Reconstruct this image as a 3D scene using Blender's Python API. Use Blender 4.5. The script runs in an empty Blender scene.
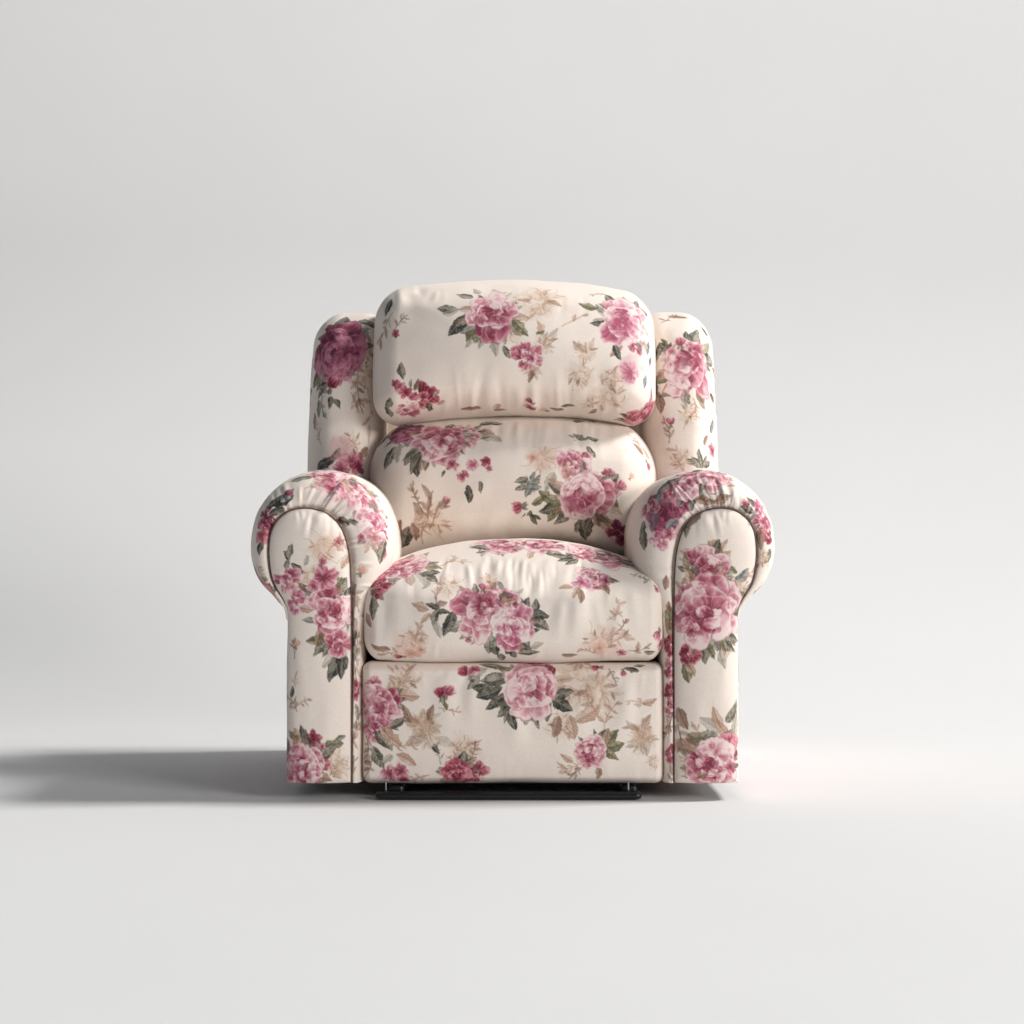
import bpy, math
import numpy as np

S = bpy.context.scene
# ------------------------------------------------------------------ camera
CAM_D, CAM_H, FPX = 4.4, 0.576, 2200.0
cam_d = bpy.data.cameras.new('camera'); cam = bpy.data.objects.new('camera', cam_d)
S.collection.objects.link(cam); S.camera = cam
cam.location = (0, -CAM_D, CAM_H); cam.rotation_euler = (math.pi/2, 0, 0)
cam_d.sensor_width = 36; cam_d.lens = 36*FPX/1024; cam_d.clip_end = 200
# ------------------------------------------------------------------ light
w = bpy.data.worlds.new('World'); S.world = w; w.use_nodes = True
w.node_tree.nodes['Background'].inputs[0].default_value = (0.58, 0.77, 1.0, 1)
w.node_tree.nodes['Background'].inputs[1].default_value = 0.10
def area(name, loc, target, sx, sy, power, col):
    d = bpy.data.lights.new(name, 'AREA'); d.shape = 'RECTANGLE'; d.size = sx; d.size_y = sy
    d.energy = power; d.color = col
    o = bpy.data.objects.new(name, d); S.collection.objects.link(o); o.location = loc
    from mathutils import Vector
    o.rotation_euler = (Vector(target)-Vector(loc)).to_track_quat('-Z', 'Y').to_euler()
    return o
area('key_softbox', (21.5, 2.6, 23.8), (0, 0.4, 0.3), 7.2, 7.2, 10900, (1.0, 0.98, 0.955))
area('front_softbox', (9.6, -8.6, 4.0), (0, 0.3, 0.6), 5.5, 3.0, 1060, (1.0, 0.98, 0.96))
wl_ = area('wall_fill', (-0.6, -1.8, 6.5), (-0.5, 3.0, 2.2), 6.0, 1.2, 27, (1.0, 0.97, 0.93)); wl_.data.spread = math.radians(52)  # added fill that brightens the wall, narrowed to stay off the floor
S.view_settings.view_transform = 'Standard'; S.view_settings.look = 'None'
S.view_settings.gamma = 1; S.view_settings.exposure = 0.0
S.render.engine = 'CYCLES'
S.render.resolution_x = S.render.resolution_y = 1024

# ------------------------------------------------------------------ helpers
RT = np.random.RandomState(7).rand(8192).astype(np.float32)
def vnoise(x, y, z=0.0, seed=0):
    x = np.asarray(x, np.float64)+seed*17.31; y = np.asarray(y, np.float64)+seed*5.77
    z = np.zeros_like(x)+z
    xi = np.floor(x).astype(np.int64); yi = np.floor(y).astype(np.int64); zi = np.floor(z).astype(np.int64)
    fx, fy, fz = x-xi, y-yi, z-zi
    fx = fx*fx*(3-2*fx); fy = fy*fy*(3-2*fy); fz = fz*fz*(3-2*fz)
    def h(a, b, c): return RT[((a*73856093) ^ (b*19349663) ^ (c*83492791)) & 8191]
    r = 0
    for dx in (0, 1):
        for dy in (0, 1):
            for dz in (0, 1):
                wgt = (fx if dx else 1-fx)*(fy if dy else 1-fy)*(fz if dz else 1-fz)
                r = r+wgt*h(xi+dx, yi+dy, zi+dz)
    return r*2-1
def fbm(x, y, z=0.0, seed=0, o=3):
    r = 0; a = 1.0; t = 0
    for k in range(o):
        r = r+a*vnoise(x*2**k, y*2**k, z*2**k if not np.isscalar(z) else z, seed+k*3); t += a; a *= .5
    return r/t
def sst(a, b, x):
    t = np.clip((x-a)/(b-a), 0, 1); return t*t*(3-2*t)
def front_xy(V):                       # front elevation of a point, in drawing units
    k = FPX/(CAM_D+V[:, 1])
    return 512+V[:, 0]*k, 512+(CAM_H-V[:, 2])*k
def wx(px, Y=0.0): return (px-512)*(CAM_D+Y)/FPX
def wz(py, Y=0.0): return CAM_H-(py-512)*(CAM_D+Y)/FPX

def normals(V, F):
    fn = np.cross(V[F[:, 2]]-V[F[:, 0]], V[F[:, 3]]-V[F[:, 1]])
    N = np.zeros_like(V)
    for k in range(4):
        for c in range(3):
            N[:, c] += np.bincount(F[:, k], fn[:, c], minlength=len(V))
    L = np.linalg.norm(N, axis=1); L[L < 1e-14] = 1
    return N/L[:, None]

def make_mesh(name, V, F, mat, parent, col=None):
    m = bpy.data.meshes.new(name)
    m.vertices.add(len(V)); m.vertices.foreach_set('co', V.astype(np.float32).ravel())
    m.loops.add(F.size); m.loops.foreach_set('vertex_index', F.astype(np.int32).ravel())
    m.polygons.add(len(F)); m.polygons.foreach_set('loop_start', np.arange(len(F), dtype=np.int32)*4)
    m.polygons.foreach_set('use_smooth', np.ones(len(F), bool))
    m.update(); m.validate()
    if col is not None:
        a = m.color_attributes.new('fabric_print', 'FLOAT_COLOR', 'POINT')
        lin = np.where(col <= .04045, col/12.92, ((col+.055)/1.055)**2.4)
        a.data.foreach_set('color', np.hstack([lin, np.ones((len(V), 1))]).astype(np.float32).ravel())
    m.materials.append(mat)
    o = bpy.data.objects.new(name, m); S.collection.objects.link(o)
    if parent: o.parent = parent
    return o

def round_box(h, r, sp):
    """closed box with rounded edges; h half sizes, r edge radii per axis"""
    h = np.array(h, float); r = np.minimum(np.array(r, float), h*.999)
    n = np.maximum(4, np.ceil(2*h/sp).astype(int))
    Q = []; idx = []; base = 0
    for ax in range(3):
        a, b = [(1, 2), (2, 0), (0, 1)][ax]
        for sgn in (0, 1):
            ii, jj = np.meshgrid(np.arange(n[a]+1), np.arange(n[b]+1), indexing='ij')
            L = np.zeros((ii.size, 3), np.int64); L[:, a] = ii.ravel(); L[:, b] = jj.ravel(); L[:, ax] = sgn*n[ax]
            g = base+np.arange(ii.size).reshape(ii.shape)
            f = np.stack([g[:-1, :-1], g[1:, :-1], g[1:, 1:], g[:-1, 1:]], -1).reshape(-1, 4)
            if not sgn: f = f[:, ::-1]
            Q.append(L); idx.append(f); base += ii.size
    Q = np.vstack(Q); F = np.vstack(idx)
    key = (Q[:, 0]*(n[1]+1)+Q[:, 1])*(n[2]+1)+Q[:, 2]
    u, first, inv = np.unique(key, return_index=True, return_inverse=True)
    P = Q[first]/n*2*h-h; F = inv.ravel()[F]
    inner = np.clip(P, -(h-r), h-r); d = (P-inner)/r
    d = d/np.linalg.norm(d, axis=1)[:, None]
    return inner+d*r, F

def pleats(V, N, items):
    """soft folds: x0 y0 x1 y1 width height(mm) in drawing units"""
    X, Y = front_xy(V)
    front = sst(-.25, .25, -N[:, 1]+.35*N[:, 2])
    D = np.zeros(len(V))
    for (x0, y0, x1, y1, wd, am) in items:
        dx, dy = x1-x0, y1-y0; L2 = dx*dx+dy*dy
        t = ((X-x0)*dx+(Y-y0)*dy)/L2
        L = math.sqrt(L2); bend = 1.6*np.sin(t*2.3+x0)+.3*np.sin(t*5+y0)
        d = (-(X-x0)*dy+(Y-y0)*dx)/L+bend
        tap = sst(-.02, .3, t)*(1-sst(.45, 1.02, t))
        ww = wd*(.8+.5*t)
        D += am*.001*tap*(np.exp(-(d/ww)**2)-.45*np.exp(-((d-1.9*ww)/ww)**2))
    return V+N*(D*front)[:, None]
def rumple(V, N, amp, f=11, seed=0, sx=1., sz=1.):
    a = fbm(V[:, 0]*f*sx, V[:, 1]*f, V[:, 2]*f*sz, seed, 3)
    return V+N*(a*amp)[:, None]

# ------------------------------------------------------------------ fabric print painter
def c(*a): return np.array(a, float)/255
CREAM = c(245, 231, 219)
PAL = dict(
    pink=(c(142, 58, 78), c(204, 128, 142), c(244, 218, 214)),
    deep=(c(86, 30, 48), c(140, 58, 82), c(204, 132, 154)),
    pale=(c(176, 84, 110), c(216, 150, 165), c(246, 226, 220)),
    red=(c(112, 32, 50), c(172, 78, 96), c(224, 160, 164)),
    peach=(c(214, 160, 140), c(232, 190, 172), c(244, 220, 206)))
LEAF = dict(g=(c(72, 70, 60), c(160, 152, 134)), d=(c(40, 39, 35), c(112, 108, 94)), o=(c(98, 94, 66), c(170, 162, 128)),
            p=(c(160, 152, 136), c(208, 200, 184)), t=(c(172, 124, 98), c(226, 202, 182)), b=(c(116, 80, 64), c(178, 138, 114)),
            s=(c(92, 96, 98), c(158, 160, 156)))
class Cv:
    def __init__(s, X, Y, C, seed): s.X, s.Y, s.C, s.seed = X, Y, C, seed; s.r = np.random.RandomState(seed)
    def put(s, a, col):
        a = np.clip(a, 0, 1)[:, None]; s.C[:] = s.C*(1-a)+col*a
    def loc(s, cx, cy, ang):
        a = math.radians(ang); dx, dy = s.X-cx, s.Y-cy
        return dx*math.cos(a)+dy*math.sin(a), -dx*math.sin(a)+dy*math.cos(a)
def petal(k, cx, cy, ang, L, W, pal, al=1., bias=0., line=.55, side=0., rag=.13):
    u, v = k.loc(cx, cy, ang)
    m = (u > -.2*L) & (u < 1.25*L) & (abs(v) < 1.35*W)
    if not m.any(): return
    u = u[m]; v = v[m]; sd = k.r.randint(1000)
    un = u/L; vn = v/W*(1.12-.35*un)
    lob = .07*np.cos(vn*k.r.uniform(3, 6)+sd)*(un > .45)
    e = np.sqrt(((un-.5)/.5)**2+vn**2)+rag*fbm(u/(W*.7), v/(W*.7), 0, sd, 3)-lob
    soft = max(.08, .9/min(W, L*.5))
    a = np.clip((1-e)/soft, 0, 1)*al
    th = np.arctan2(v, u+.35*L)
    n1 = fbm(u/(W*.8), v/(W*.8), 0, sd+9, 3)
    T = un*.80+bias+side*vn*.35+.13*np.sin(th*15+sd+4*n1)+.42*n1
    T = T+.35*sst(.66, .88, e)*(un > .4)
    T = np.clip(T, 0, 1)[:, None]
    col = np.where(T < .5, pal[0]*(1-2*T)+pal[1]*2*T, pal[1]*(2-2*T)+pal[2]*(2*T-1))
    ln = (sst(.84, .98, e)*line*np.clip(.6+1.2*fbm(u/6, v/6, 0, sd+2, 2), 0, 1))[:, None]
    col = col*(1-ln)+(pal[0]*.8+pal[1]*.2)*ln
    vn_ = sst(.80, .97, np.sin(th*k.r.uniform(16, 24)+sd+5*n1))*sst(.05, .3, un)*(1-sst(.8, 1, e))
    col = col*(1-.30*vn_[:, None])+(pal[2]*.9+.1)*.30*vn_[:, None]
    aa = np.zeros(len(m)); aa[m] = a; cc = np.zeros((len(m), 3)); cc[m] = col
    k.put(aa, cc)
def rose(k, cx, cy, R, kind, squash=1.0):
    pal = PAL[kind]; r = k.r; a0 = r.rand()*360; li = r.rand()*360; R = R*1.06
    ox, oy = r.uniform(-.2, .2, 2)*R
    big = R > 17; mid = R > 12
    def ring(n, q, L, W, jit, b0, b1, line, off):
        for i in r.permutation(n):
            a = a0+off+i*360/n+r.uniform(-jit, jit); ra = math.radians(a); f = r.uniform(.72, 1.22)
            lit = .26*math.cos(math.radians(a-li))
            petal(k, cx+ox*(1-L)+q*R*math.cos(ra), cy+oy*(1-L)+q*R*math.sin(ra), a+r.uniform(-jit, jit), R*L*f, R*W*r.uniform(.75, 1.25),
                  pal, 1, r.uniform(b0, b1)+lit, line, r.uniform(-1, 1), .30)
    ring(6 if big else 5, .18, .86, .42, 22, -.25, .22, .75, 0)
    if big: ring(4, .10, .62, .50, 22, -.22, .35, .75, 40)
    # cupped heart: petals wrapped one over the other around an off-centre core
    hx, hy = cx+ox, cy+oy; ha = r.rand()*360
    ring(3 if mid else 2, .0, .46, .40, 26, -.30, .35, .7, 10)
    for i in range(5 if big else (3 if mid else 2)):
        a = ha+i*137+r.uniform(-20, 20); ra = math.radians(a); q = R*(.30-.05*i)
        petal(k, hx+q*math.cos(ra)-R*.2*math.cos(ra+1.57), hy+q*math.sin(ra)-R*.2*math.sin(ra+1.57), a+90+r.uniform(-12, 12),
              R*r.uniform(.40, .58), R*r.uniform(.10, .17), pal, 1, r.choice([-.35, .45])+r.uniform(-.1, .1), .7, r.uniform(-1, 1), .2)
    for i in range(3 if big else 1):                   # turned-back outer edges
        a = r.rand()*360; ra = math.radians(a); q = R*r.uniform(.45, .7)
        petal(k, cx+q*math.cos(ra), cy+q*math.sin(ra), a+r.choice([-1, 1])*r.uniform(75, 110), R*r.uniform(.35, .6), R*r.uniform(.07, .13), pal, 1, r.uniform(.2, .55), .6)
    X, Y = k.X-hx, k.Y-hy; rr = np.hypot(X, Y)/R
    k.put(.6*np.exp(-(rr/.08)**2), pal[0]*.75)
    n = fbm(X/R*2.6, Y/R*2.6, 0, k.seed+31, 3)
    k.put(.34*sst(.1, .45, n)*(1-sst(.6, 1.05, rr)), pal[2]*.85+.13)
    k.put(.50*sst(.18, .5, -n)*(1-sst(.6, .95, rr)), pal[0])
def blossom(k, cx, cy, R, kind, n=5):
    a0 = k.r.rand()*360
    for i in range(n):
        petal(k, cx, cy, a0+i*360/n+k.r.uniform(-16, 16), R*k.r.uniform(.75, 1.05), R*k.r.uniform(.3, .45), PAL[kind], .95, k.r.uniform(-.15, .2))
    rr = np.hypot(k.X-cx, k.Y-cy)
    k.put(.7*np.exp(-(rr/(R*.18))**2), PAL[kind][0]*.7)
def leaf(k, cx, cy, ang, L, W, kind, al=.92):
    u, v = k.loc(cx, cy, ang); m = (u > -.05*L) & (u < 1.05*L) & (abs(v) < W*1.6)
    if not m.any(): return
    u, v = u[m], v[m]; sd = k.r.randint(999)
    v = v+W*.55*np.sin(u/L*3.1+sd)*k.r.uniform(-1, 1)
    un = np.clip(u/L, 0, 1); wd = W*np.power(np.sin(math.pi*np.power(un, k.r.uniform(.65, .95))), .8)+1e-3
    wd = wd*(1+.28*fbm(u/(2.2+.06*L), np.sign(v)*3., 0, sd+4, 2))
    e = abs(v)/wd; a = np.clip((wd-abs(v))/.8, 0, 1)*al*(u > 0)*(u < L)
    n = fbm(u/3.2, v/3.2, 0, sd, 3)
    T = .44+.24*np.sign(v)*k.r.choice([-1, 1])+.75*n+.20*np.sin((u-abs(v)*1.3)*k.r.uniform(1.2, 1.9)+2*n)
    T = np.clip(T, 0, 1)[:, None]; c1, c2 = LEAF[kind]
    col = c1*(1-T)+(c2*.85+.15*CREAM)*T
    mr = (np.exp(-(v/(.05*W+.4))**2)*(un < .92))[:, None]
    mc = c2*.7+CREAM*.3 if kind in 'dgs' else c1*.75
    col = col*(1-.6*mr)+mc*.6*mr
    ln = (sst(.70, 1, e)*.8*np.clip(.6+1.5*fbm(u/4, v/4, 0, sd+8, 2), 0, 1))[:, None]; col = col*(1-ln)+c1*.68*ln
    a = a*(.82+.35*n) if kind in 'ptb' else a
    aa = np.zeros(len(m)); aa[m] = a; cc = np.zeros((len(m), 3)); cc[m] = col; k.put(aa, cc)
def stroke(k, pts, wd, col, al=.8):
    d = np.full(len(k.X), 1e9)
    for (x0, y0), (x1, y1) in zip(pts[:-1], pts[1:]):
        dx, dy = x1-x0, y1-y0; t = np.clip(((k.X-x0)*dx+(k.Y-y0)*dy)/(dx*dx+dy*dy+1e-9), 0, 1)
        d = np.minimum(d, np.hypot(k.X-x0-t*dx, k.Y-y0-t*dy))
    k.put(al*np.clip((wd-d)/.9+.3, 0, 1)*(.75+.4*fbm(k.X/5, k.Y/5, 0, k.seed, 2)), col)
def arc_pts(x, y, ang, L, curl, n=8):
    P = [(x, y)]; a = math.radians(ang)
    for i in range(n): x += L/n*math.cos(a); y += L/n*math.sin(a); a += math.radians(curl)/n; P.append((x, y))
    return P
def spray(k, R, ang, kind='t', n=5, al=.8):
    P = arc_pts(-R*.9*math.cos(math.radians(ang)), -R*.9*math.sin(math.radians(ang)), ang+k.r.uniform(-25, 25), R*1.8, k.r.uniform(-60, 60), n)
    stroke(k, P, .8, LEAF[kind][0], al*.8)
    for i in range(1, n):
        a = math.degrees(math.atan2(P[i+1][1]-P[i][1], P[i+1][0]-P[i][0])) if i < n else ang
        for sg in (-1, 1):
            if k.r.rand() < .75:
                L = R*k.r.uniform(.35, .8)
                leaf(k, P[i][0], P[i][1], a+sg*k.r.uniform(15, 80), L, L*k.r.uniform(.15, .30), k.r.choice([kind, kind, 't']), al*k.r.uniform(.6, 1))
def ghost(k, R, kind='t', al=.8):
    pl = (c(168, 124, 98), c(220, 194, 170), c(240, 226, 212)); a0 = k.r.rand()*360
    blob = sst(.0, .5, 1-np.hypot(k.X, k.Y)/R+.6*fbm(k.X/(R*.35), k.Y/(R*.35), 0, k.seed, 3))
    k.put(.20*blob, c(206, 170, 140))
    for i in range(7):
        a = a0+i*52+k.r.uniform(-20, 20); q = R*k.r.uniform(0, .3); ra = math.radians(a)
        petal(k, q*math.cos(ra), q*math.sin(ra), a+k.r.uniform(-25, 25), R*k.r.uniform(.5, .95), R*k.r.uniform(.14, .3), pl, al*k.r.uniform(.35, .8), .25, .95, .3, .22)
    for i in range(9):
        a = a0+k.r.uniform(0, 360)
        L = R*k.r.uniform(.35, .65); q = R*k.r.uniform(.2, .65)
        leaf(k, q*math.cos(math.radians(a)), q*math.sin(math.radians(a)), a+k.r.uniform(-50, 50), L, L*.18, k.r.choice(['t', 't', 'b']), al*k.r.uniform(.5, .95))
    for i in range(9):
        stroke(k, arc_pts(k.r.uniform(-.6, .6)*R, k.r.uniform(-.6, .6)*R, k.r.uniform(0, 360), R*k.r.uniform(.4, .9), k.r.uniform(-160, 160)), .45, pl[0], al*.8)
def bud(k, R, ang, kind):
    for d in (-24, 22, 0):
        petal(k, 0, 0, ang+d, R*1.7, R*.55, PAL[kind], .95, k.r.uniform(-.2, .1))
    for d in (150, 205, 180):
        leaf(k, R*.2*math.cos(math.radians(ang)), R*.2*math.sin(math.radians(ang)), ang+d, R*1.1, R*.25, k.r.choice(['g', 'o', 'b']), .85)
def wash(k, R, kind):
    rr = np.hypot(k.X, k.Y)/R
    a = sst(.1, .6, 1-rr+.5*fbm(k.X/(R*.5), k.Y/(R*.5), 0, k.seed, 3)); k.put(.35*a, PAL.get(kind, LEAF.get(kind))[1])

def draw(k, ty, R, ang, kind):
    if ty == 'R':
        if R >= 18:                                    # loose foliage tucked under the big blooms
            for i in range(14):
                a = k.r.uniform(0, 360); ra = math.radians(a); L = R*k.r.uniform(.5, .95)
                leaf(k, R*.65*math.cos(ra), R*.65*math.sin(ra), a+k.r.uniform(-35, 35), L, L*k.r.uniform(.18, .28), k.r.choice(list('ggddpttob')), k.r.uniform(.55, .95))
        rose(k, 0, 0, R, kind)
    elif ty == 'r': blossom(k, 0, 0, R, kind)
    elif ty == 'B': bud(k, R, ang, kind)
    elif ty == 'L':
        a = math.radians(ang); leaf(k, -R*.5*math.cos(a), -R*.5*math.sin(a), ang, R, R*.24, kind)
    elif ty == 'F':                                    # fan of leaves opening towards ang
        soft = kind in 'tp'
        for d in (-62, 55, -30, 25, 0)[:4 if soft else 5]:
            L = R*k.r.uniform(.5, 1.1); o_ = R*k.r.uniform(-.1, .35); a = math.radians(ang+d)
            leaf(k, o_*math.cos(a), o_*math.sin(a), ang+d+k.r.uniform(-24, 24), L, L*k.r.uniform(.14, .28), k.r.choice(['t', 'b', 'p']) if soft else kind, k.r.uniform(.45, .8) if soft else .92)
        if soft: ghost(k, R*.7, al=.55)
    elif ty == 'S': spray(k, R, ang, kind)
    elif ty == 'G': ghost(k, R)
    elif ty == 'W': wash(k, R, kind)
    elif ty == 'C':                                    # full rose cluster with its leaves
        for i in range(7):
            a = ang+i*51+k.r.uniform(-15, 15); L = R*k.r.uniform(.7, 1.0)
            leaf(k, R*.6*math.cos(math.radians(a)), R*.6*math.sin(math.radians(a)), a+k.r.uniform(-25, 25), L, L*.24, k.r.choice(list('gdopt')))
        rose(k, 0, 0, R, kind); a = math.radians(ang+k.r.uniform(-40, 40))
        blossom(k, R*1.2*math.cos(a), R*1.2*math.sin(a), R*.5, kind)

def anchors(V, N, items):
    """find the cloth point for each motif of the front elevation"""
    X, Y = front_xy(V); out = []; od = np.argsort(X); Xs = X[od]
    for it in items:
        j = od[np.searchsorted(Xs, it[1]-2.5):np.searchsorted(Xs, it[1]+2.5)]
        ok = j[np.hypot(X[j]-it[1], Y[j]-it[2]) < 2.5]
        if len(ok): i = ok[np.argmin(V[ok, 1])]
        else:
            d = np.hypot(X-it[1], Y-it[2]); ff = np.where(N[:, 1] < .2, d, 1e9); i = int(np.argmin(ff))
        out.append((i,)+tuple(it))
    return out
def paint(V, N, items, sc, seed=0, extra=()):
    """sc metres per drawing unit. items: type x y size angle kind; extra: type (point xyz) size angle kind"""
    C = np.tile(CREAM, (len(V), 1))
    C += (.012*fbm(V[:, 0]*9, V[:, 1]*9, V[:, 2]*9, 5, 2))[:, None]
    L = anchors(V, N, items); od = np.argsort(V[:, 0]); xs = V[od, 0]
    for e in extra:
        i = int(np.argmin(((V-np.array(e[1]))**2).sum(1))); L.append((i, e[0], 0, 0, e[2], e[3], e[4]))
    for q, (i, ty, _, _, R, ang, kind) in enumerate(L):
        n = N[i]; rad = R*sc*2.3+.006
        m = od[np.searchsorted(xs, V[i, 0]-rad):np.searchsorted(xs, V[i, 0]+rad)]
        m = m[(np.abs(V[m]-V[i]) < rad).all(1)]
        m = m[(N[m] @ n) > -.1]
        d = V[m]-V[i]
        up = np.array([0, .5, 1.]); up = up-n*(up @ n); up /= np.linalg.norm(up); rt = np.cross(up, n)
        a = d @ rt; b = d @ up; r2 = np.hypot(a, b)+1e-9; r3 = np.linalg.norm(d, axis=1)
        k3 = np.minimum(r3/r2, 1.8)/sc; a = a*k3; b = b*k3
        sd = seed*100+q
        wv = .05*R+.3
        a2 = a+wv*fbm(a/(R*.45+3), b/(R*.45+3), 0, sd+3, 2)+.5*fbm(a/2.6, b/2.6, 0, sd+5, 2); b2 = b+wv*fbm(a/(R*.45+3), b/(R*.45+3), 0, sd+11, 2)+.5*fbm(a/2.6, b/2.6, 0, sd+6, 2)
        sub = C[m]; k = Cv(a2, b2, sub, sd); draw(k, ty, R, ang, kind)
        C[m] = k.C
    return np.clip(C, 0, 1)*.955

def parse(t):
    out = []
    for ln in t.replace('\n', ';').split(';'):
        p = ln.split()
        if not p: continue
        q = [float(v) for v in p[1:5]]
        if p[0] == 'L': q[2], q[3] = q[3], q[2]        # leaves are written angle first
        out.append((p[0], q[0], q[1], q[2], q[3], p[5]))
    return out

# ------------------------------------------------------------------ materials
def nt(name):
    m = bpy.data.materials.new(name); m.use_nodes = True; return m, m.node_tree, m.node_tree.nodes['Principled BSDF']
fabric, t, bs = nt('floral_cotton')
at = t.nodes.new('ShaderNodeAttribute'); at.attribute_name = 'fabric_print'
tc = t.nodes.new('ShaderNodeTexCoord')
ns = t.nodes.new('ShaderNodeTexNoise'); ns.inputs['Scale'].default_value = 260; ns.inputs['Detail'].default_value = 4
mr = t.nodes.new('ShaderNodeMapRange'); mr.inputs[3].default_value = .90; mr.inputs[4].default_value = 1.08
mx = t.nodes.new('ShaderNodeMix'); mx.data_type = 'RGBA'; mx.blend_type = 'MULTIPLY'; mx.inputs[0].default_value = 1
t.links.new(tc.outputs['Object'], ns.inputs['Vector']); t.links.new(ns.outputs[0], mr.inputs[0])
t.links.new(at.outputs['Color'], mx.inputs[6]); t.links.new(mr.outputs[0], mx.inputs[7])
t.links.new(mx.outputs[2], bs.inputs['Base Color'])
bs.inputs['Roughness'].default_value = .75; bs.inputs['Specular IOR Level'].default_value = .3
bs.inputs['Sheen Weight'].default_value = .05; bs.inputs['Sheen Roughness'].default_value = .5
bp = t.nodes.new('ShaderNodeBump'); bp.inputs['Strength'].default_value = .22; bp.inputs['Distance'].default_value = .0015
n2 = t.nodes.new('ShaderNodeTexNoise'); n2.inputs['Scale'].default_value = 700; n2.inputs['Detail'].default_value = 3
t.links.new(tc.outputs['Object'], n2.inputs['Vector']); t.links.new(n2.outputs[0], bp.inputs['Height']); t.links.new(bp.outputs[0], bs.inputs['Normal'])
def plain(name, col, rough, metal=0, nscale=40, amt=.1, bump=0):
    m, t, b = nt(name)
    tc = t.nodes.new('ShaderNodeTexCoord'); n = t.nodes.new('ShaderNodeTexNoise'); n.inputs['Scale'].default_value = nscale; n.inputs['Detail'].default_value = 5
    r = t.nodes.new('ShaderNodeValToRGB'); r.color_ramp.elements[0].position = .3; r.color_ramp.elements[1].position = .7
    r.color_ramp.elements[0].color = tuple(x*(1-amt) for x in col)+(1,); r.color_ramp.elements[1].color = tuple(min(1, x*(1+amt)) for x in col)+(1,)
    t.links.new(tc.outputs['Object'], n.inputs[0]); t.links.new(n.outputs[0], r.inputs[0]); t.links.new(r.outputs[0], b.inputs['Base Color'])
    b.inputs['Roughness'].default_value = rough; b.inputs['Metallic'].default_value = metal
    if bump:
        q = t.nodes.new('ShaderNodeBump'); q.inputs['Strength'].default_value = bump; q.inputs['Distance'].default_value = .002
        t.links.new(n.outputs[0], q.inputs['Height']); t.links.new(q.outputs[0], b.inputs['Normal'])
    return m
m_black = plain('black_coated_steel', (.010, .010, .011), .35, 0, 60, .15, .0)
m_steel = plain('zinc_steel', (.35, .35, .36), .35, 1, 200, .15)
m_welt = plain('seam_cord_crease_shade', (.13, .08, .07), .8, 0, 90, .5, .2)  # welt coloured darker than its cloth to paint in the crease shade
m_back = plain('seamless_paper', (.685, .685, .682), .75, 0, 1.3, .012)
m_back.node_tree.nodes['Principled BSDF'].inputs['Specular IOR Level'].default_value = .1
m_dust = plain('dust_cloth', (.03, .028, .028), .9, 0, 500, .3, .1)

# ------------------------------------------------------------------ backdrop: floor sweeping up into a wall
def backdrop():
    Y0 = 1.5; prof = [(-14, 0), (-5, 0), (0, 0), (Y0, 0)]
    R = 1.5
    for i in range(1, 33):
        a = i/32*math.pi/2; prof.append((Y0+R*math.sin(a), R-R*math.cos(a)))
    prof.append((Y0+R, 9.0)); prof = np.array(prof)
    xs = np.linspace(-12, 12, 25)
    V = np.array([(x, p[0], p[1]) for p in prof for x in xs]); n = len(xs)
    g = np.arange(len(V)).reshape(len(prof), n)
    F = np.stack([g[:-1, :-1], g[:-1, 1:], g[1:, 1:], g[1:, :-1]], -1).reshape(-1, 4)
    o = make_mesh('backdrop', V, F, m_back, None); o['kind'] = 'structure'
    o['label'] = 'seamless pale grey studio floor curving up into the wall'
    return o
backdrop()

# ------------------------------------------------------------------ the recliner
chair = bpy.data.objects.new('recliner_armchair', None); S.collection.objects.link(chair)
chair['label'] = 'cream recliner armchair upholstered in fabric printed with pink roses, on a black steel base'
chair['category'] = 'armchair'
chair.location = (.0012, 0, 0)
SP = .0013

def cushion(name, cen, h, r, shape, prints, folds, sc, seed, amp=.0012, extra=(), label=None):
    P, F = round_box(h, r, SP)
    q = P/np.array(h)
    V = shape(P.copy(), q)+np.array(cen)
    N = normals(V, F); V = rumple(V, N, amp, 9, seed); V = rumple(V, N, .0036, 5.0, seed+40, 1.6, .7)
    N = normals(V, F); V = pleats(V, N, folds)
    N = normals(V, F)
    C = paint(V, N, parse(prints), sc, seed, extra)
    o = make_mesh(name, V, F, fabric, chair, C)
    if label: o['label'] = label
    return o
def rfolds(seed, n, x0, x1, y0, y1, L0, L1, lean, w0, w1, a0, a1, down=1):
    r = np.random.RandomState(seed); out = []
    for i in range(n):
        x = r.uniform(x0, x1); y = r.uniform(y0, y1); L = r.uniform(L0, L1)
        out.append((x, y, x+r.uniform(-1, 1)*lean, y+L*down, r.uniform(w0, w1), r.uniform(a0, a1)*r.choice([1, 1, -1])))
    return out

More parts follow.
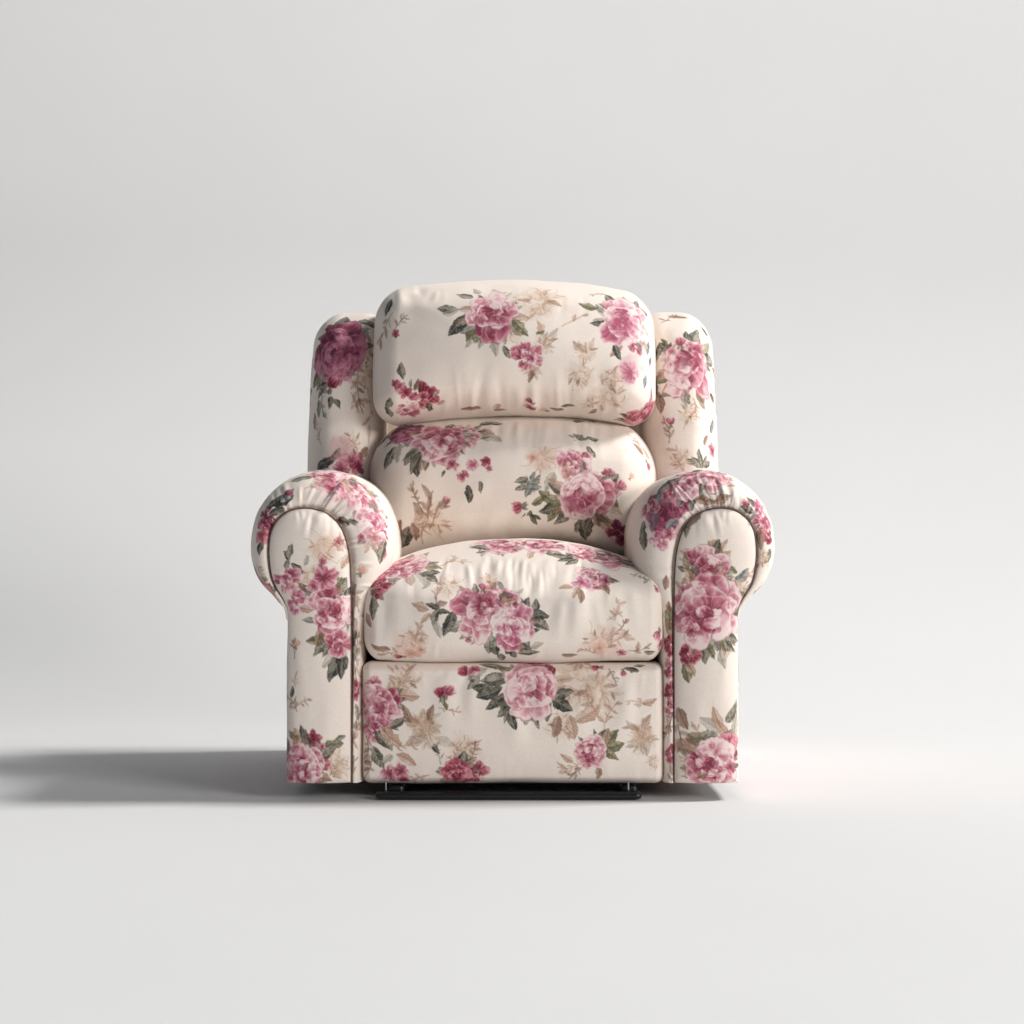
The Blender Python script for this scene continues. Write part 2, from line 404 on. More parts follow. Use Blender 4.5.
# --- head cushion
def sh_head(P, q):
    x, y, z = P.T; qx, qy, qz = q.T
    z2 = z+.022*(1-qx**2)-.006+.008*(1-qx**2)*(1-qz)/2
    z2 += -.010*np.clip(qx, 0, 1)**2*np.clip(qz, 0, 1)
    x2 = x*(1.020+.014*(1-qz**2)-.02*np.clip(qz, 0, 1)**2)
    y2 = y-.060*(1-qx**2)*(1-qz**2)*(qy < 0)*abs(qy)
    y2 += .16*(z+.15)
    return np.stack([x2, y2, z2], 1)
Yh = .42
cushion('head_cushion', (wx(513.5, Yh), .52, wz(354, Yh)), (.307, .13, .158), (.064, .120, .072), sh_head, '''
G 540 300 30 0 t; G 505 325 20 0 t; F 545 338 16 60 t; F 588 352 18 100 t; G 583 376 15 80 b; G 608 398 20 0 t; S 575 318 16 30 t
L 463 294 150 20 g; L 475 289 130 16 p; L 447 307 175 22 g; L 449 309 190 18 p; L 456 325 222 28 d; L 463 318 205 24 g; L 468 337 250 20 p; L 481 333 275 22 d; L 474 334 262 18 g; L 493 345 265 20 p; L 505 350 285 16 g
R 490 311 26 0 pink
L 522 326 315 24 o; L 540 330 40 10 o; F 545 345 14 60 t; F 534 372 13 270 t; R 530 358 15 0 pink; L 528 378 262 14 b
L 588 304 165 20 o; L 600 306 130 14 g; L 600 319 190 16 p; L 612 296 120 12 g; R 638 342 13 0 pink; R 627 323 27 0 pale; L 620 352 300 18 d; L 650 348 270 16 s; L 652 362 260 14 s; L 647 382 265 16 s
r 632 372 14 0 pale; W 630 365 22 0 pale; G 612 380 14 0 t
r 529 410 9 60 pink; B 530 405 5 80 red; L 556 412 10 16 b; L 568 408 60 14 o; L 592 414 70 14 b; B 545 413 5 20 peach; G 590 406 9 0 t
R 645 418 20 0 red; L 628 421 200 14 b
L 399 369 100 19 g; L 408 384 60 9 g; L 414 386 60 13 o; r 397 386 9 0 pink; r 404 394 9 0 red; r 392 382 6 0 red; R 421 400 14 0 red; R 407 413 13 0 pink; L 436 396 70 12 p; L 428 410 290 16 d; L 385 405 200 18 g; L 386 414 215 18 g; L 440 405 20 12 t
S 386 330 20 250 b; S 394 322 14 70 b; r 393 332 6 0 red; L 385 305 250 22 d; 
L 470 412 40 22 b; L 496 410 30 16 t; L 500 412 130 14 b; S 600 292 12 170 g
''', [(470, 417, 476, 372, 4, 2.0), (486, 418, 488, 360, 5, 2.4), (502, 418, 498, 368, 4, -1.8), (517, 418, 520, 380, 4, 2.0), (535, 418, 530, 376, 4, 1.7), (560, 418, 556, 365, 6, 2.2), (580, 418, 588, 378, 5, -1.6), (600, 420, 606, 388, 4, 1.5), (440, 420, 452, 385, 5, 1.7), (395, 300, 470, 322, 7, 1.6), (640, 310, 585, 330, 6, 1.4), (385, 345, 430, 350, 8, 1.5)]
 + rfolds(3, 22, 430, 620, 412, 424, 24, 66, 8, 2.6, 5.0, .7, 1.6, -1)+rfolds(5, 9, 400, 630, 410, 418, 70, 110, 20, 9, 15, 1.2, 2.6, -1)+rfolds(4, 18, 395, 640, 284, 294, 16, 40, 10, 3, 6, .4, 1.1, 1), .0022, 11,
 extra=[('C', (-.2, .72, .95), 24, 10, 'pink'), ('C', (.2, .72, .98), 24, 100, 'pink')])

# --- lumbar cushion
def sh_lum(P, q):
    x, y, z = P.T; qx, qy, qz = q.T
    z2 = z+.040*(1-np.abs(qx)**2.4)+.002
    x = x*1.022
    y2 = y-.05*(1-qx**2)*(1-qz**2)*(qy < 0)*abs(qy)+.16*(z+.15)
    return np.stack([x, y2, z2], 1)
Yl = .40
cushion('lumbar_cushion', (wx(512.5, Yl), .50, wz(503, Yl)), (.314, .13, .158), (.085, .12, .10), sh_lum, '''
L 386 457 240 28 g; L 396 452 255 24 p; L 415 464 255 28 d; L 408 455 235 22 g; L 432 458 280 18 p; L 423 460 268 20 g; L 490 421 355 24 g; L 492 436 325 26 p; L 486 430 340 20 t; L 380 440 220 20 d
R 404 431 19 0 deep; R 464 434 19 0 pink; R 437 438 29 0 pink
r 450 463 8 0 pink; r 472 463 9 0 pale; r 484 459 7 0 red; r 460 474 8 0 pink; r 487 466 5 0 pink; L 442 471 250 9 d; L 467 492 255 19 d; L 478 486 290 13 g; 
S 424 515 26 70 b; S 412 528 26 100 b; G 430 522 20 0 t; L 405 541 250 28 d; L 398 532 240 22 b; L 414 535 270 22 b; S 414 492 12 100 b; B 443 503 5 75 pink; S 436 510 16 60 b
G 540 456 17 0 t; W 545 455 20 0 peach; r 533 455 9 0 peach
F 580 438 16 90 g; L 592 450 290 16 g; F 578 437 10 150 s
R 530 482 12 0 slate; L 550 480 240 22 p; L 522 478 200 16 g; L 530 487 250 18 s; L 536 477 50 14 g; F 530 484 15 180 g; F 530 484 12 10 s
B 520 506 7 190 pink; F 532 512 14 270 d; L 541 498 20 18 o; L 552 500 330 26 o; L 553 514 250 22 o; L 562 519 225 24 g; L 547 510 200 18 d
L 613 500 330 22 o; L 612 490 10 18 p; L 588 533 265 28 d; L 580 528 250 18 g; L 604 522 310 28 t; L 598 518 300 22 b; G 612 480 14 0 t
R 574 461 17 0 pink; R 608 482 15 0 pink; R 586 495 28 0 pink; B 620 487 6 40 pink; B 632 478 4 60 peach
R 620 536 14 0 deep; L 640 447 150 18 b; L 648 452 130 16 t; B 649 462 5 320 pink; S 636 440 12 150 t; L 580 419 0 16 g; B 590 419 4 0 pink
'''.replace('', '').replace('R 530 482 12 0 slate', 'G 530 482 10 0 t'),
 [(520, 419, 516, 460, 4, 1.6), (540, 420, 545, 455, 5, 1.5), (500, 420, 498, 450, 4, -1.4), (455, 505, 500, 470, 7, 2.0), (480, 545, 500, 500, 6, 1.8), (505, 548, 512, 500, 6, -1.7), (550, 548, 540, 510, 5, 1.6)]
 + rfolds(8, 22, 400, 630, 414, 424, 20, 55, 8, 2.5, 5, .5, 1.3, 1)+rfolds(7, 7, 410, 610, 425, 440, 70, 105, 25, 9, 14, 1.2, 2.4, 1)+rfolds(9, 14, 420, 610, 540, 556, 25, 60, 12, 4, 8, .6, 1.5, -1), .0022, 23)

# --- wings
def sh_wing(sgn):
    def f(P, q):
        x, y, z = P.T; qx, qy, qz = q.T
        o = qx*sgn                                        # +1 at the outer side
        x2 = x+sgn*.010*(1-qz**2)
        z2 = z-.006*np.clip(o, 0, 1)**2*np.clip(qz, 0, 1)
        x2 = x2-sgn*.006*np.clip(qz, 0, 1)**3
        y2 = y+.14*z-.03*(1-qx**2)*(1-qz**4)*(qy < 0)*abs(qy)
        return np.stack([x2, y2, z2], 1)
    return f
Yw = .52
zt, zb = wz(309, Yw), .36
wl = '''
L 372 322 10 26 g; L 362 330 30 18 p; L 340 322 120 16 g; S 318 400 18 250 g; G 365 372 18 0 t; S 362 392 22 290 b; S 368 412 24 280 t; S 352 380 14 300 t; S 372 350 16 80 b; S 356 402 12 290 t
R 336 348 31 0 deep; B 348 372 5 270 pale; L 320 375 240 16 p
L 318 392 210 16 g; L 327 402 250 14 d; L 316 408 260 18 g; L 320 384 180 18 g; B 328 387 8 60 red; L 334 403 300 12 d
S 315 432 14 100 t; L 312 420 100 18 b; r 352 459 14 0 pink; r 360 466 10 0 red; r 342 466 10 0 pink; L 322 461 30 26 d; L 335 452 60 16 g; L 366 452 70 18 b; G 350 442 14 0 t; W 340 450 18 0 pale
'''
wr = '''
S 672 318 14 20 b; L 680 315 10 18 b; L 662 342 120 14 o; L 667 347 60 16 o; L 655 352 250 20 g; L 656 402 260 24 b; L 652 390 250 20 d; L 712 335 130 20 g; L 706 330 160 14 d
L 660 380 190 16 o; L 688 396 300 18 g; L 706 392 330 18 g; L 714 398 350 16 d
R 679 385 12 0 red; R 691 364 29 0 pink; B 681 344 6 95 pink
G 690 412 12 0 t; B 691 414 4 60 peach; S 698 408 12 300 t; S 664 430 14 90 b; W 672 455 16 0 t; S 678 455 14 100 t; G 680 458 12 0 t
F 703 468 16 110 g; F 703 466 13 160 g; r 714 450 10 0 pink; L 714 425 90 20 s; L 708 440 70 14 b; B 668 425 5 90 pink
'''
for sgn, pr, fo, sd in ((-1, wl, rfolds(31, 12, 318, 370, 318, 330, 20, 50, 12, 3, 6, .5, 1.3, 1)+[(312, 430, 360, 415, 6, 1.8), (372, 395, 340, 410, 5, 1.6)], 31),
                        (1, wr, rfolds(32, 12, 655, 708, 318, 330, 20, 50, 12, 3, 6, .5, 1.3, 1)+[(712, 430, 665, 410, 6, 1.8), (655, 385, 685, 400, 5, 1.6), (660, 400, 700, 396, 4, 1.4)], 32)):
    cushion('wing', (sgn*(abs(wx(345, Yw))-.006), .64, (zt+zb)/2+.004), (.088, .13, (zt-zb)/2), (.066, .10, .075), sh_wing(sgn), pr, fo, .0023, sd, .0016,
            extra=[('C', (sgn*.46, .66, .85), 26, 20, 'pink'), ('G', (sgn*.46, .68, .70), 24, 20, 't')],
            label='side wing with a large deep magenta rose near its top' if sgn < 0 else 'side wing with a large light pink rose near its top')

# --- seat cushion
def sh_seat(P, q):
    x, y, z = P.T; qx, qy, qz = q.T
    up = (qz+1)/2
    crown = .070*(1-np.abs(qx)**2.3)*(1-.25*np.clip(qy, 0, 1)**2)
    z2 = z+crown*up*sst(-1.12, -.45, qy)
    z2 += -.004*(1-qx**2)*(1-up)
    y2 = y-.028*(1-np.abs(qx)**3)*(1-.8*qz**2)*(qy < 0)*abs(qy)**4
    x2 = x*(1+.012*(1-qz**2))
    return np.stack([x2, y2, z2], 1)
cushion('seat_cushion', (wx(513), .255, (wz(662)+.449)/2), (.301, .265, (.449-wz(662))/2), (.032, .06, .050), sh_seat, '''
R 405 563 26 0 pink; R 388 568 16 0 pink; L 428 571 350 22 g; L 430 577 330 20 g; L 424 582 240 14 p; R 378 584 11 0 red; L 376 592 300 20 b; B 372 594 4 330 red; S 452 562 14 10 t; S 462 557 10 20 t; L 370 608 260 24 g; L 366 620 270 18 b
R 500 541 24 0 pink; R 540 542 22 0 pink; L 478 546 340 22 g; R 600 553 26 0 pink; R 580 548 18 0 pink; L 560 553 180 22 g; L 566 558 200 20 d; L 572 560 220 18 g; L 625 562 340 24 g; L 632 560 330 20 d
R 590 576 17 0 pink; r 582 580 12 0 pale; r 604 578 10 0 pink; L 565 585 190 16 t; L 575 590 250 15 t; L 582 594 270 16 b; L 604 588 300 16 b; L 614 578 330 14 g; S 640 575 12 330 g
G 448 585 15 0 t; S 441 597 16 80 b; W 487 578 10 0 peach; G 488 577 9 0 t
L 417 605 160 20 t; L 430 605 140 16 d; L 443 611 0 14 d; L 432 612 200 14 d; L 433 618 235 18 g; L 423 620 225 16 t; L 449 627 255 28 d; L 436 631 275 18 p; 
L 526 606 75 26 d; L 522 604 100 22 g; L 535 604 80 18 g; L 538 616 10 26 d; L 541 626 330 22 g; L 532 618 350 20 g
L 487 650 260 20 g; L 498 652 285 22 d; L 508 654 300 18 p; L 476 643 240 14 p; L 520 650 330 26 d; L 528 654 345 22 g; L 535 648 20 16 p; L 512 656 260 18 d; L 500 660 200 18 g
R 500 600 19 0 pink; R 478 611 26 0 pink; R 515 631 22 0 pale; B 482 588 6 90 pink; B 470 640 4 250 pink
S 618 608 12 80 t; S 612 614 9 30 t; G 600 642 18 0 t; S 608 640 20 70 b; S 622 632 14 30 b; r 600 650 12 0 peach; r 622 655 8 0 pink; S 640 656 14 10 b; L 570 657 10 18 b; S 588 655 12 180 t; W 605 648 22 0 peach; L 650 655 10 14 g
G 412 645 18 0 t; S 415 640 18 60 t; r 410 656 12 0 peach; r 420 652 9 0 peach; B 402 659 5 180 red; S 388 655 14 170 t; W 405 650 20 0 peach; L 378 650 150 20 b
B 661 632 7 260 pink; r 662 645 8 0 pink; B 657 586 4 300 pink
''', [(437, 577, 432, 560, 4, 1.8), (560, 600, 556, 650, 6, 1.5), (580, 590, 576, 650, 7, 1.8), (632, 585, 640, 640, 6, 1.5), (390, 590, 400, 640, 8, 1.7), (500, 558, 498, 580, 3, 1.8), (512, 556, 514, 584, 3, -2.0), (525, 558, 522, 582, 3, 1.8), (490, 555, 486, 576, 3, -1.5)]
 + rfolds(41, 34, 385, 640, 554, 572, 20, 44, 6, 2.2, 4.6, .6, 1.6, 1)+rfolds(44, 9, 385, 640, 575, 590, 50, 80, 10, 9, 14, 1.2, 2.4, 1)+rfolds(42, 16, 380, 645, 585, 600, 30, 60, 8, 4, 7, .5, 1.3, 1)+rfolds(43, 16, 380, 650, 658, 663, 12, 26, 5, 2.5, 4, .4, .9, -1), .0020, 0, .0012)

# --- footrest
def sh_foot(P, q):
    x, y, z = P.T; qx, qy, qz = q.T
    y2 = y-.020*(1-np.abs(qx)**3)*(1-qz**2)*(qy < 0)*abs(qy)**4
    return np.stack([x, y2, z], 1)
cushion('footrest', (wx(512.5), .075, (wz(663)+wz(785))/2), (.3045, .07, .122), (.020, .045, .018), sh_foot, '''
G 400 680 20 0 t; S 405 672 18 60 t; S 388 690 20 45 t; L 405 695 10 26 t
G 576 682 32 0 t; G 600 690 24 0 t; S 585 665 20 170 t; G 560 722 18 0 t; L 555 725 250 24 b; L 570 728 280 26 t; L 548 708 250 24 g; L 560 700 240 20 g; L 590 712 40 30 t; S 608 712 18 70 t; S 590 700 14 130 t
L 470 678 230 22 g; L 478 672 215 24 p; L 493 676 200 30 g; L 490 690 205 28 d; L 500 704 240 28 g; L 494 700 215 26 d; L 513 716 275 24 d; L 505 712 255 22 g; L 490 663 180 26 g; L 508 668 170 26 o; B 466 671 7 160 red; r 474 667 9 0 pink; L 480 684 190 16 d
R 532 689 28 0 pink
r 371 682 11 0 pink; R 376 707 22 0 pink; L 395 720 20 20 g; R 372 728 14 0 pink; L 382 742 290 26 g; L 388 738 310 30 t; S 368 752 18 280 b; S 374 770 16 290 b; L 376 758 300 26 g
B 439 697 7 100 red; B 445 693 7 60 pink; L 443 704 270 12 o; S 452 706 12 0 t; 
F 420 722 20 110 t; F 422 728 20 20 t; F 418 722 20 200 t; F 425 735 24 270 t; L 404 712 120 20 b; L 428 712 70 18 b
S 400 752 14 330 t; L 405 762 345 24 t; S 440 755 12 80 g; G 462 752 20 0 t; L 435 752 290 12 d; S 455 756 14 60 t; S 475 754 12 60 b
R 474 775 12 0 red; R 458 777 18 0 red; r 387 776 12 0 pink; r 398 772 10 0 pink; r 402 782 7 0 red; S 418 776 12 170 t; L 385 762 220 16 p
L 600 736 60 22 g; L 609 742 50 26 o; L 596 738 95 16 o; L 614 748 15 24 o; L 611 757 320 20 o; L 582 744 130 14 g; S 570 768 14 200 t; S 578 776 12 230 b; L 598 775 270 16 b; L 566 760 150 16 t; L 604 734 80 18 t
R 592 753 17 0 pink
F 642 732 18 100 t; F 645 736 18 190 t; F 646 740 18 330 t; F 642 745 16 250 t; G 655 762 8 0 t; L 652 700 30 16 t; S 638 700 12 160 t
B 600 665 6 190 red; B 622 668 4 280 pink; L 632 667 350 16 d; S 615 672 10 320 b; L 640 664 10 14 g; S 560 662 14 170 t
''', [(440, 668, 446, 740, 8, 2.0), (458, 668, 462, 730, 6, -1.7), (475, 668, 470, 735, 6, 1.7), (520, 700, 516, 760, 7, 1.2), (630, 680, 634, 740, 7, 1.3), (415, 668, 412, 700, 4, 1.4)]
 + rfolds(51, 20, 380, 650, 665, 671, 14, 44, 6, 2.5, 5, .4, 1.3, 1)+rfolds(53, 9, 380, 645, 665, 675, 60, 110, 14, 7, 13, 1.6, 3.2, 1)+rfolds(52, 14, 380, 650, 779, 784, 14, 34, 6, 3, 5, .3, .8, -1), .0020, 57, .0010)

# ------------------------------------------------------------------ arms
def spline(pts, n):
    P = np.array(pts, float); P = np.vstack([2*P[0]-P[1], P, 2*P[-1]-P[-2]])
    seg = len(P)-3; s = np.linspace(0, seg-1e-9, n); i = s.astype(int); t = (s-i)[:, None]
    a, b, c_, d = P[i], P[i+1], P[i+2], P[i+3]
    return .5*((2*b)+(c_-a)*t+(2*a-5*b+4*c_-d)*t*t+(3*b-a-3*c_+d)*t**3)
C1 = [(285.6, 783), (285.6, 730), (285.8, 670), (286.5, 612), (277, 599), (257, 577), (250, 546), (258, 509), (284, 481), (323, 470), (359, 480), (384, 507), (393, 545), (388, 576), (373, 600), (365, 628), (363, 680), (362.5, 730), (362.5, 783)]
C0 = [(285.6, 783), (285.6, 730), (285.8, 670), (286.5, 618), (284, 603), (272, 580), (268, 552), (272, 527), (286, 512), (306, 508), (327, 514), (341, 529), (348, 552), (350, 578), (350.5, 604), (350.5, 630), (350.5, 680), (350.5, 730), (350.5, 783)]
YR = .085; YB = .93
def arm(sgn):
    ns = 900
    a0 = spline(C0, ns); a1 = spline(C1, ns)
    p0 = np.stack([wx(a0[:, 0]), wz(a0[:, 1])], 1); p1 = np.stack([np.where(a1[:, 1] > 615, wx(a1[:, 0]), wx(a1[:, 0], YR*.7)), wz(a1[:, 1], YR*.7)], 1)
    p1[:, 1] = np.maximum(p1[:, 1], p0[0, 1])
    ins = .0028*sst(600, 630, a0[:, 1])*(a0[:, 0] < 300); p0[:, 0] += ins; p1[:, 0] += ins   # the side tucks in under the panel edge
    rows = []; nth = 85
    for i in range(nth):
        th = i/(nth-1)*math.pi/2; m = math.sin(th)**1.0
        y = .004+YR*(1-math.cos(th))-.011*math.sin(2*th)
        gr = .012*math.exp(-(th/.10)**2)*sst(.006, .02, np.hypot(*(p1-p0).T))
        p = p0*(1-m)+p1*m; rows.append(np.stack([p[:, 0], y+gr, p[:, 1]], 1))
    for y in np.linspace(YR+.004, YB-.05, 300)[1:]:
        rows.append(np.stack([p1[:, 0], np.full(ns, y), p1[:, 1]], 1))
    cen = np.array([wx(324), wz(600)])
    for i in range(1, 25):
        th = i/24*math.pi/2; k = 1-.12*(1-math.cos(th)); p = cen+(p1-cen)*k
        rows.append(np.stack([p[:, 0], np.full(ns, YB-.05+.05*math.sin(th)), p[:, 1]], 1))
    for k in (.6, .3, .02):
        p = cen+(p1-cen)*.88*k; rows.append(np.stack([p[:, 0], np.full(ns, YB+.001), p[:, 1]], 1))
    V = np.array(rows); nr = len(rows)
    g = np.arange(nr*ns).reshape(nr, ns)
    F = np.stack([g[:-1, :-1], g[:-1, 1:], g[1:, 1:], g[1:, :-1]], -1).reshape(-1, 4)[:, ::-1]
    V = V.reshape(-1, 3)
    N = normals(V, F)
    i0 = g[nth+50, ns//2]
    if N[i0, 2] < 0: F = F[:, ::-1]; N = -N
    # gathered pleats radiating from the top of the front panel
    r = np.random.RandomState(5 if sgn < 0 else 6)
    sidx = np.tile(np.arange(ns)/ns, nr); yv = np.repeat(np.array([q[0, 1] for q in rows]), ns); tv = np.repeat(np.arange(nr), ns)/nth
    D = np.zeros(len(V))
    for i in range(34):
        s0 = r.uniform(.36, .66) if i < 26 else r.uniform(.30, .74)
        wd = r.uniform(.0022, .0055); am = r.uniform(.0008, .0024)*r.choice([1, 1, -1]); ln = r.uniform(.35, 1.0)
        sl = r.uniform(-.02, .02)
        d = sidx-s0-sl*tv; fade = sst(-.02, .10, tv)*(1-sst(ln*.4, ln, tv))
        D += am*fade*(np.exp(-(d/wd)**2)-.5*np.exp(-((d-1.9*wd)/wd)**2))
    # long soft drape folds down the inner and outer roll
    for i in range(14):
        s0 = r.uniform(.28, .74); wd = r.uniform(.008, .016); am = r.uniform(.0010, .0022)*r.choice([1, -1]); y0 = r.uniform(.0, .7)
        D += am*np.exp(-((sidx-s0)/wd)**2)*np.exp(-((yv-y0)/.16)**2)
    V = V+N*D[:, None]
    N = normals(V, F); V = rumple(V, N, .0024, 8, 61+sgn); V = rumple(V, N, .0040, 4, 91+sgn)
    if sgn > 0:
        V[:, 0] *= -1; F = F[:, ::-1]
    N = normals(V, F)
    if sgn < 0:
        pr = '''
        R 262 530 13 0 red; L 258 548 260 16 d; L 274 510 200 20 d; L 282 498 30 26 d; L 272 500 220 26 d; L 286 493 40 20 s; B 283 494 5 40 deep; R 262 516 9 0 deep
        R 368 500 24 0 pale; R 356 488 20 0 pink; R 376 525 20 0 pale; R 384 545 12 0 pale; L 385 552 270 26 g; L 352 480 30 26 g; L 340 475 20 30 t; W 340 490 26 0 pale; S 372 540 14 280 t
        R 330 473 22 0 pink; L 300 476 10 26 g; S 318 484 16 10 t; B 335 520 5 330 red; L 343 524 310 14 d; r 362 536 6 0 pink; B 361 575 6 60 peach; G 256 575 12 0 t; B 262 582 6 220 peach; L 270 590 230 14 g
        S 356 620 20 270 b; S 357 650 20 90 b; S 356 680 22 270 b; R 357 690 10 0 red; S 357 715 20 80 g; S 356 745 18 270 t; S 357 770 16 90 b; S 358 600 16 100 b; S 354 665 16 80 g; L 354 640 80 20 g; S 358 732 16 90 b
        '''
    else:
        pr = '''
        R 765 520 15 0 pink; R 762 506 10 0 pale; R 770 535 9 0 red; L 748 512 150 16 g; L 762 540 260 20 b; L 770 555 260 18 g; L 752 500 130 14 d; G 764 560 12 0 t
        R 668 498 20 0 deep; R 660 515 17 0 deep; R 676 488 16 0 pink; R 690 478 22 0 pink; R 712 474 18 0 pink; L 650 520 250 26 s; L 655 500 60 30 s; L 668 482 40 30 g; L 640 530 260 20 s; R 646 505 13 0 pink; W 660 520 28 0 deep
        L 672 527 230 18 s; r 668 535 9 0 pink; L 706 500 10 22 b; L 720 498 5 20 b; L 640 540 265 26 g; R 655 540 10 0 pale; L 664 585 260 16 b; B 745 505 5 60 pink
        R 669 648 11 0 red; R 668 668 11 0 pink; R 670 690 11 0 red; R 669 710 10 0 pink; L 668 620 265 26 o; L 672 630 275 22 b; S 669 735 18 270 b; R 669 755 9 0 red; S 669 772 14 90 b; L 668 605 90 14 b; S 669 722 12 90 b
        '''
    ex = []
    rr = np.random.RandomState(90+sgn)
    for (y, z) in ((.18, .42), (.42, .25), (.62, .45), (.25, .14), (.68, .16), (.42, .60), (.12, .55), (.72, .60)):
        ex.append(('C', (sgn*.46, y, z), rr.uniform(20, 28), rr.uniform(0, 360), rr.choice(['pink', 'pale', 'deep'])))
    for i in range(26):                                # unseen clusters added to darken the outer side and cut floor bounce
        ex.append(('C', (sgn*.46, .06+.12*(i % 7)+rr.uniform(-.03, .03), .06+.13*(i//7)+rr.uniform(-.03, .03)), rr.uniform(20, 27), rr.uniform(0, 360), rr.choice(['pink', 'deep', 'red'])))
    for (y, z) in ((.30, .30), (.55, .35), (.10, .25), (.50, .10), (.75, .32), (.3, .5)):
        ex.append(('G', (sgn*.46, y, z), 20, 0, 't'))
    for y in (.30, .48, .62):
        ex.append(('C', (sgn*(.40-.04*(y > .4)), y, .66), 22, rr.uniform(0, 360), 'pink')); ex.append(('S', (sgn*.33, y+.06, .64), 22, 40, 't'))
    Cc = paint(V, N, parse(pr), .002, 70+sgn, ex)
    A = make_mesh('arm', V, F, fabric, chair, Cc)
    A['label'] = 'rolled arm with its upright front panel'
    # front panel
    n1 = 1000; o = spline(C0, n1-200); xb = np.linspace(o[-1, 0], o[0, 0], 202)[1:-1]
    o = np.vstack([o, np.stack([xb, np.full(200, 783.)], 1)])
    px = wx(o[:, 0]); pz = wz(o[:, 1])
    cx = np.interp(pz, [wz(783), wz(620), wz(575)], [wx(318.7), wx(318.7), wx(309.5)])
    zc = np.clip(pz, wz(783)+.055, wz(552))
    nr = 56; rho = np.linspace(0, 1, nr)
    VV = []
    for q in rho:
        y = -.010*(1-q**6)**.5-.016*(1-q*q)
        dq = np.abs((px-cx)*q)/np.maximum(np.abs(wx(287)-cx), 1e-6); dq = np.where(pz < wz(783)+.055, np.minimum(dq, 1), q)
        y = -.010*(1-q**6)**.5-.016*(1-dq*dq)
        if q > .999: y = np.where((o[:, 1] > 612) & (o[:, 0] < 300), .004, .016)
        k = q*.996 if q < .999 else .996
        VV.append(np.stack([cx+(px-cx)*k, np.zeros(n1)+y+.004, zc+(pz-zc)*k], 1))
    VV = np.array(VV).reshape(-1, 3); g = np.arange(nr*n1).reshape(nr, n1); g2 = np.roll(g, -1, axis=1)
    FF = np.stack([g[:-1], g2[:-1], g2[1:], g[1:]], -1).reshape(-1, 4)
    NN = normals(VV, FF)
    if NN[:, 1].mean() > 0: FF = FF[:, ::-1]; NN = -NN
    r = np.random.RandomState(15)
    fo = [(296+i*7, 509, 297+i*7+r.uniform(-3, 3), 509+r.uniform(14, 38), r.uniform(2, 3.5), r.uniform(.6, 1.6)*r.choice([1, -1])) for i in range(7)]
    fo += [(300, 640, 304, 720, 6, 1.2), (330, 690, 326, 770, 7, 1.2), (345, 560, 335, 620, 5, 1.2), (292, 700, 300, 760, 5, 1.0)]
    NN[np.linalg.norm(NN, axis=1) < .5] = (0, -1, 0)
    VV = pleats(VV, NN, fo); VV[:, 1] += .0011*fbm(VV[:, 0]*14, VV[:, 2]*9, 0, 77, 3)*(np.repeat(rho, n1) < .97)
    if sgn > 0: VV[:, 0] *= -1; FF = FF[:, ::-1]
    NN = normals(VV, FF); NN[np.linalg.norm(NN, axis=1) < .5] = (0, -1, 0)
    if sgn < 0:
        pr = '''
        G 325 548 18 0 t; G 310 578 18 0 t; W 328 548 18 0 peach; r 340 540 8 0 pink; B 343 522 6 300 red; S 332 535 16 80 t; G 300 590 12 0 t; L 345 585 80 22 g; L 347 560 260 20 t
        L 283 556 120 12 d; L 288 553 70 16 g; L 285 566 260 14 g; L 294 570 300 16 d; R 294 604 13 0 pale; R 283 581 15 0 pink; L 300 588 320 14 b; L 303 560 60 12 p
        L 316 636 210 26 o; L 322 646 235 24 g; L 310 640 190 18 o; L 332 658 235 26 p; L 337 668 255 32 d; L 343 664 270 30 d; L 330 650 230 20 g; L 304 608 170 18 t; L 312 600 200 20 t
        R 341 645 14 0 pink; R 333 611 25 0 pink; r 326 577 16 0 pink; r 314 588 8 0 pink; B 322 566 5 70 pink
        B 293 646 5 60 peach; S 293 648 10 70 b; S 294 700 12 80 b; S 299 703 10 30 b; L 290 690 70 12 d; S 290 680 8 100 t
        G 335 762 16 0 t; L 335 745 20 22 o; L 330 752 30 20 g; L 342 740 40 14 g; L 338 772 330 18 t; L 300 732 110 16 d; L 296 742 230 20 d; L 306 738 50 14 g; L 318 748 300 16 g; L 290 735 130 14 g
        r 310 738 10 0 red; R 318 763 14 0 red; R 300 764 25 0 pink; r 324 748 5 0 pink; G 342 766 12 0 t
        '''
    else:
        pr = '''
        L 700 500 0 16 b; L 692 517 230 26 b; L 684 530 240 16 g; S 690 545 12 30 b; L 683 560 95 20 o; L 708 550 110 20 p; L 712 548 60 22 t; L 724 560 45 28 t; L 728 572 20 22 p; L 724 585 0 24 t; L 726 545 50 14 t; L 720 556 80 18 t
        L 745 578 80 22 s; L 748 590 250 20 s; L 741 600 100 16 p; G 742 590 14 0 t; L 738 612 10 18 s; L 734 622 310 22 g; L 738 630 320 20 p; L 720 640 300 22 g; L 730 640 330 22 t; S 750 572 12 80 t
        L 698 652 255 24 o; L 708 652 290 24 o; L 703 656 270 20 g; L 726 650 280 28 t; L 730 645 340 22 g; L 733 640 10 20 g; L 724 660 290 20 p; L 684 672 260 24 o; L 688 668 280 18 t
        R 686 654 11 0 red; R 703 571 22 0 pink; R 702 609 34 0 pink; r 689 632 11 0 pink
        S 682 735 22 290 b; S 684 752 24 280 b; L 680 720 285 26 b; G 685 765 12 0 t; L 694 736 5 26 b; L 708 737 350 24 g; L 712 724 130 26 p; L 718 718 110 24 t; L 724 728 125 26 t; L 733 712 80 22 g; L 737 725 90 24 p; L 730 735 60 18 g; L 737 703 85 12 g; S 702 728 12 90 t
        R 731 748 14 0 red; R 713 761 25 0 pink; r 732 768 10 0 pink; L 700 777 200 14 b
        '''
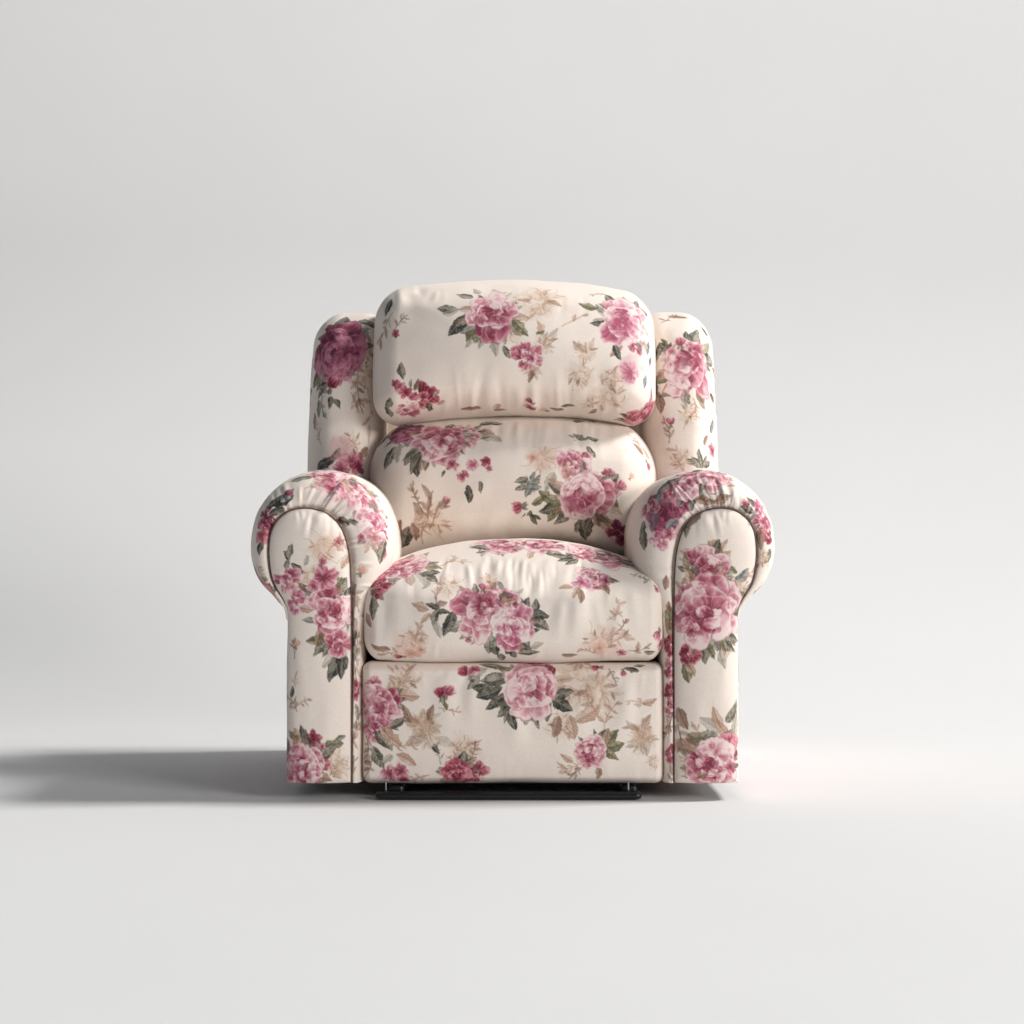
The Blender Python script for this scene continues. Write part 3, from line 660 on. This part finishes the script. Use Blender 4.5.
    Pc = paint(VV, NN, parse(pr), .002, 80+sgn)
    p = make_mesh('front_panel', VV, FF, fabric, A, Pc)
    # welt cord round the panel, its dark colour standing for crease shade
    oc = spline(C0[4:], 500); ox = wx(oc[:, 0])*(-1 if sgn > 0 else 1); oz = wz(oc[:, 1]); oy = np.full(500, .0035)
    Pth = np.stack([ox, oy, oz], 1); T = np.gradient(Pth, axis=0); T /= np.linalg.norm(T, axis=1)[:, None]
    B = np.tile([0, 1., 0], (500, 1)); A2 = np.cross(T, B); k = 8; rad = .0015
    W = np.concatenate([(Pth+rad*(math.cos(2*math.pi*j/k)*A2+math.sin(2*math.pi*j/k)*B))[:, None] for j in range(k)], 1).reshape(-1, 3)
    g = np.arange(500*k).reshape(500, k); g2 = np.roll(g, -1, 1)
    make_mesh('piping', W, np.stack([g[:-1], g[1:], g2[1:], g2[:-1]], -1).reshape(-1, 4), m_welt, A)
for sgn in (-1, 1): arm(sgn)

# ------------------------------------------------------------------ back shell, inner body, base
def sbox(name, cen, h, r, mat, parent, sp=.01, shape=None, prints=None):
    P, F = round_box(h, r, sp)
    V = (shape(P, P/np.array(h)) if shape else P)+np.array(cen)
    col = None
    if prints: col = paint(V, normals(V, F), [], .0022, 300, prints)
    return make_mesh(name, V, F, mat, parent, col)
rb = np.random.RandomState(4)
sbox('back_shell', (0, .85, .50), (.40, .08, .45), (.06, .06, .09), fabric, chair, .0035, lambda P, q: P+np.stack([0*P[:, 0], .10*P[:, 2], 0*P[:, 0]], 1),
     [(('C', 'G')[i % 3 == 2], (rb.uniform(-.36, .36), .9, rb.uniform(.1, .9)), rb.uniform(20, 30), rb.uniform(0, 360), 'pink') for i in range(16)])
sbox('seat_deck', (0, .43, .155), (.296, .30, .115), (.01, .01, .01), m_dust, chair)
bs_ = sbox('base_rail', (wx(508), .006, .0088), (.2665, .016, .0078), (.012, .012, .0060), m_black, chair, .002)
for x in (-.235, .235): sbox('side_rail', (x, .38, .014), (.016, .35, .012), (.003, .003, .003), m_black, bs_, .01)
sbox('rear_rail', (0, .73, .0135), (.2665, .016, .0112), (.012, .012, .008), m_black, bs_, .004)
for x in (wx(385), wx(628)):
    for dx in (0,): sbox('bolt', (x+dx, .010, .026), (.0018, .0018, .009), (.0015, .0015, .001), m_steel, bs_, .001)
sbox('mechanism_bar', (0, .05, .034), (.25, .02, .007), (.002, .002, .002), m_black, chair, .01)
